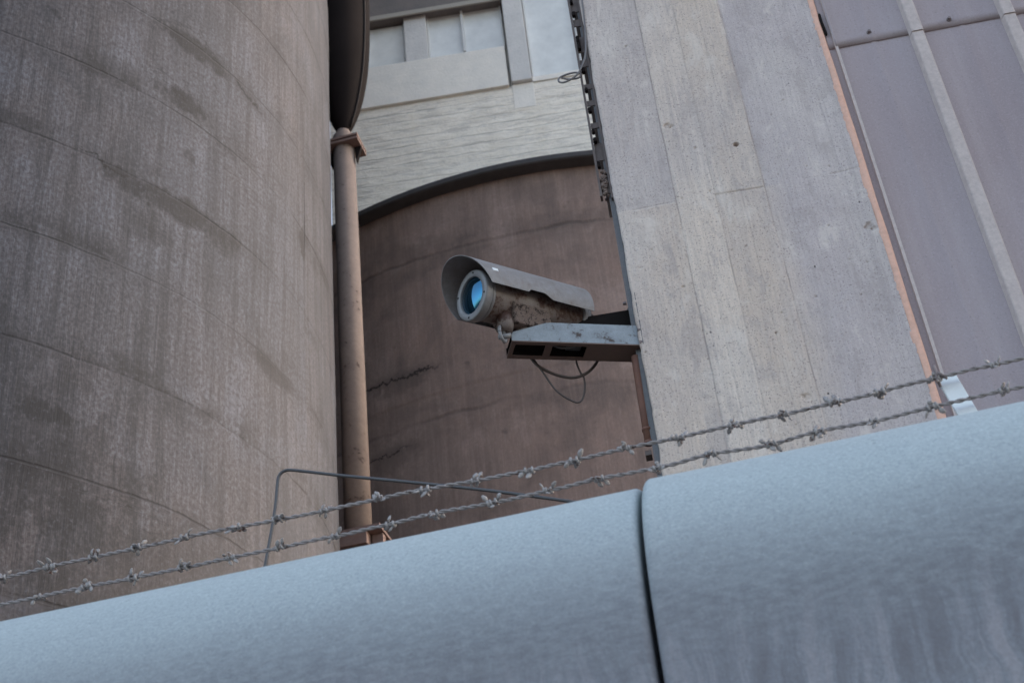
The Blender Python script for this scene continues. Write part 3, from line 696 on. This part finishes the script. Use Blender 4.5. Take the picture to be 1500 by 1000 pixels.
# cables
def cable(name, pts, r, mat, label):
    bm = bmesh.new(); tube(bm, smooth_path(pts, 8), r, 10); return tag(obj(name, bm, mat, None, True), label, 'cable')
cable('hanging_cable', [(-.86, 4.93, 5.16), (-.900, 4.957, 5.13), (-.894, 4.959, 5.107), (-.86, 4.974, 5.054), (-.796, 5.004, 5.014), (-.729, 5.035, 5.002), (-.671, 5.062, 5.029), (-.626, 5.083, 5.085), (-.60, 5.09, 5.15)], .0066, 'cable', 'thicker brown cable sagging in a shallow loop under the bracket')
cable('hanging_cable', [(-.85, 4.93, 5.17), (-.893, 4.96, 5.13), (-.885, 4.963, 5.107), (-.849, 4.979, 5.026), (-.804, 5.0, 4.932), (-.747, 5.027, 4.882), (-.715, 5.042, 4.879), (-.694, 5.052, 4.925), (-.686, 5.055, 4.996), (-.698, 5.05, 5.032), (-.708, 5.046, 5.085), (-.70, 5.05, 5.15)], .0042, 'cable', 'thin brown cable hanging in a deep loop below the bracket')
cable('rear_cable', [(-.660, 5.03, 5.285), (-.629, 5.02, 5.296), (-.605, 5.02, 5.288), (-.590, 5.02, 5.25), (-.583, 5.02, 5.20), (-.585, 5.02, 5.17)], .0066, 'cable', 'short dark cable curving from the rear of the camera down to the arm')
cable('tray_cable', [(-.80, 4.90, 5.13), (-.78, 4.895, 5.095), (-.745, 4.905, 5.077), (-.70, 4.93, 5.088), (-.66, 4.955, 5.13)], .0045, 'cable2', 'grey wire visible inside the second opening of the bracket')

# ------------------------------------------------------------------ perimeter wall in the foreground: two precast segments
def wall_segment(x0, x1, cz, label, seed):
    yf, r, back = 2.41, .50, 3.22
    prof = [(yf, 0.0), (yf, 1.2), (yf, 2.0), (yf, 2.4)]+[(yf+r-r*math.cos(t), cz+r*math.sin(t)) for t in [k/26*math.pi/2 for k in range(27)]]
    prof += [(back-.05, cz+r), (back-.015, cz+r-.015), (back, cz+r-.05), (back, 1.5), (back, 0)]
    pr = np.array(prof); cen = np.array([2.85, 2.2])
    # end rounding: the section shrinks over the last centimetres
    e = .015; xs = [0]+[e*(1-math.cos(t)) for t in np.linspace(.25, math.pi/2, 7)]
    sh_ = [e]+[e*(1-math.sin(t)) for t in np.linspace(.25, math.pi/2, 7)]
    X = [x0+q for q in xs]+list(np.linspace(x0+e*1.6, x1-e*1.6, 90))+[x1-q for q in xs[::-1]]
    S = sh_+[0]*90+sh_[::-1]
    # inward normals of the profile
    tg_ = np.gradient(pr, axis=0); nn = np.stack([tg_[:, 1], -tg_[:, 0]], -1); nn /= np.linalg.norm(nn, axis=1, keepdims=True)+1e-9
    rows = []
    for x, s_ in zip(X, S):
        off = nn*s_; q = pr+off*np.where(pr[:, 1:2] > .01, 1, 1)
        wob = .003*(vnoise(np.full(len(pr), x*3.1), pr[:, 1]*4+pr[:, 0]*4, seed)-.5)[:, None]
        q = q+nn*wob
        rows.append(np.stack([np.full(len(pr), x), q[:, 0], q[:, 1]], -1))
    P = np.array(rows); me = grid_mesh('wall_segment', P); b = bmesh.new(); b.from_mesh(me)
    nc = len(prof); b.verts.ensure_lookup_table()
    b.faces.new([b.verts[i] for i in range(nc)]); b.faces.new([b.verts[(len(X)-1)*nc+i] for i in range(nc)][::-1])
    bmesh.ops.recalc_face_normals(b, faces=b.faces); b.to_mesh(me); b.free()
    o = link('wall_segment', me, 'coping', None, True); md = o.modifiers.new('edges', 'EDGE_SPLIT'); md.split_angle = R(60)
    return tag(o, label, 'wall', 'precast wall segments along the foreground')
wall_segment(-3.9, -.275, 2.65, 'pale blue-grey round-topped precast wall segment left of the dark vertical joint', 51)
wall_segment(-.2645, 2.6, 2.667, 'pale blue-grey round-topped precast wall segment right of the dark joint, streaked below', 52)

# ------------------------------------------------------------------ barbed wire
W1 = [(-2.048, 3.428), (-1.91, 3.431), (-1.783, 3.432), (-1.659, 3.433), (-1.523, 3.435), (-1.377, 3.431), (-1.259, 3.426), (-1.133, 3.424), (-0.986, 3.426), (-0.861, 3.425), (-0.727, 3.418), (-0.588, 3.415), (-0.467, 3.416), (-0.337, 3.42), (-0.198, 3.418), (-0.061, 3.42), (0.058, 3.421), (0.187, 3.422), (0.296, 3.426), (0.432, 3.431), (0.572, 3.434)]
W2 = [(-1.935, 3.348), (-1.797, 3.351), (-1.661, 3.345), (-1.521, 3.345), (-1.39, 3.346), (-1.255, 3.344), (-1.103, 3.345), (-0.956, 3.344), (-0.84, 3.351), (-0.685, 3.345), (-0.542, 3.347), (-0.412, 3.351), (-0.268, 3.345), (-0.134, 3.355), (0.016, 3.344), (0.133, 3.355), (0.264, 3.349), (0.405, 3.355), (0.573, 3.359)]
def barb_mesh(seed):
    rd = random.Random(seed); bm = bmesh.new()
    # two turns of coil around the strands (wire along x)
    for off, ph in ((-.011, rd.uniform(0, 6)), (.009, rd.uniform(0, 6))):
        tn = 1.35; pts = [Vector((off+.010*(k/22-.5), .0075*math.cos(ph+tn*2*math.pi*k/22), .0075*math.sin(ph+tn*2*math.pi*k/22))) for k in range(23)]
        tube(bm, pts, .0040, 8)
        # two flattened, curled ends per coil
        for p, sgn in ((pts[0], -1), (pts[-1], 1)):
            rad = Vector((rd.uniform(-.5, .5), p.y, p.z)); rad = Vector((0, p.y, p.z)).normalized()
            side = Vector((sgn*rd.uniform(.15, .75), 0, 0)); tip = rd.uniform(.014, .022)
            d1 = (rad+side).normalized(); curl = Vector((sgn*.5, rd.uniform(-.5, .5), rd.uniform(-.2, .6)))
            q = [p, p+d1*.007, p+d1*tip*.65+curl*.003, p+d1*tip+curl*.008]
            tube(bm, smooth_path(q, 4), [.0042, .0048, .0056, .0064, .0070, .0076, .0078, .0076, .0070, .0064, .0054, .0042, .0022][:13], 8, .45)
    bmesh.ops.recalc_face_normals(bm, faces=bm.faces)
    me = bpy.data.meshes.new('barb'); bm.to_mesh(me); bm.free(); me.polygons.foreach_set('use_smooth', [True]*len(me.polygons)); return me
BARBS = [barb_mesh(s_) for s_ in range(9)]
for me in BARBS: me.materials.append(MAT['barb'])
def barbed(pts, label, seed):
    t = thing('barbed_wire', label, 'barbed wire', (0, 3.05, 3.35), group='barbed wires strung above the wall')
    xs = np.array([p[0] for p in pts]); z_ = np.array([p[1]-3.35 for p in pts])
    xs2 = np.concatenate([[-3.6], xs, [2.4]]); zs2 = np.concatenate([[z_[0]], z_, [z_[-1]+.004]])
    X = np.arange(-3.6, 2.4, .004); zc = np.interp(X, xs2, zs2); k = np.ones(25)/25; zc = np.convolve(np.pad(zc, 12, 'edge'), k, 'valid')
    wobz = .0022*(vnoise(X*14, X*0+seed, 61)-.5); woby = .004*(vnoise(X*11, X*0+seed, 62)-.5)
    for ph in (0, math.pi):
        bm = bmesh.new(); ang = X*2*math.pi/.052+ph+2.2*vnoise(X*4, X*0+seed, 63)
        tube(bm, [(x, b_+.0026*math.cos(a_), c_+.0026*math.sin(a_)) for x, a_, b_, c_ in zip(X, ang, woby, zc+wobz)], .0031, 6)
        obj('strand', bm, 'wire', t, True)
    px_ = list(xs); rd = random.Random(seed)
    while px_[0] > -3.4: px_.insert(0, px_[0]-.135-rd.uniform(-.01, .01))
    while px_[-1] < 2.2: px_.append(px_[-1]+.132+rd.uniform(-.01, .01))
    for i, x in enumerate(px_):
        o = bpy.data.objects.new('barb', BARBS[rd.randrange(9)]); COL.objects.link(o); o.parent = t
        o.location = (x, 0, float(np.interp(x, X, zc))); o.rotation_euler = (rd.uniform(0, 6.28), rd.uniform(-.12, .12), rd.choice((0, math.pi))+rd.uniform(-.15, .15))
        f = rd.uniform(.72, .98); o.scale = (f, f, f)
barbed(W1, 'upper of the two barbed wires strung above the rounded wall top', 3)
barbed(W2, 'lower barbed wire, closest to the rounded wall top', 8)
# post that carries the wires
PT = thing('wire_post', 'short white flat post leaning on the wall top, carrying both barbed wires', 'post', (.52, 3.085, 3.15))
bm = bmesh.new(); box(bm, -.023, .023, -.006, .006, 0, .305, .002); po = obj('flat_bar', bm, 'post', PT); po.rotation_euler = (0, R(-11), 0)
bm = bmesh.new(); tube(bm, smooth_path([(-.082, -.03, .318), (-.084, -.042, .300), (-.084, -.036, .274), (-.08, -.02, .265)], 5), .004, 8); tube(bm, smooth_path([(-.09, -.03, .30), (-.076, -.045, .285), (-.062, -.03, .277)], 5), .0035, 8)
obj('tie_wire', bm, 'bolt', PT, True)
bm = bmesh.new(); box(bm, -.05, .05, -.04, .04, 0, .008, .002); obj('base_plate', bm, 'post', PT)
# bent rod behind the wall
bm = bmesh.new()
tube(bm, smooth_path([(-1.60, 3.6, 3.0), (-1.56, 3.6, 3.4), (-1.529, 3.6, 3.6), (-1.512, 3.6, 3.70), (-1.497, 3.6, 3.80), (-1.489, 3.6, 3.89), (-1.483, 3.6, 3.914), (-1.465, 3.6, 3.925), (-1.43, 3.6, 3.918), (-1.28, 3.6, 3.864), (-1.062, 3.6, 3.789), (-.873, 3.6, 3.723), (-.71, 3.6, 3.662), (-.552, 3.6, 3.6), (-.2, 3.6, 3.46)], 6), .0050, 10)
tube(bm, [(-1.60, 3.6, 0.0), (-1.60, 3.6, 3.0)], .0050, 10); tube(bm, [(-.2, 3.6, 0), (-.2, 3.6, 3.46)], .0050, 10)
tag(obj('bent_rod', bm, 'rod', None, True), 'thin dark steel rod bent at a corner, rising behind the left wall segment', 'rod')
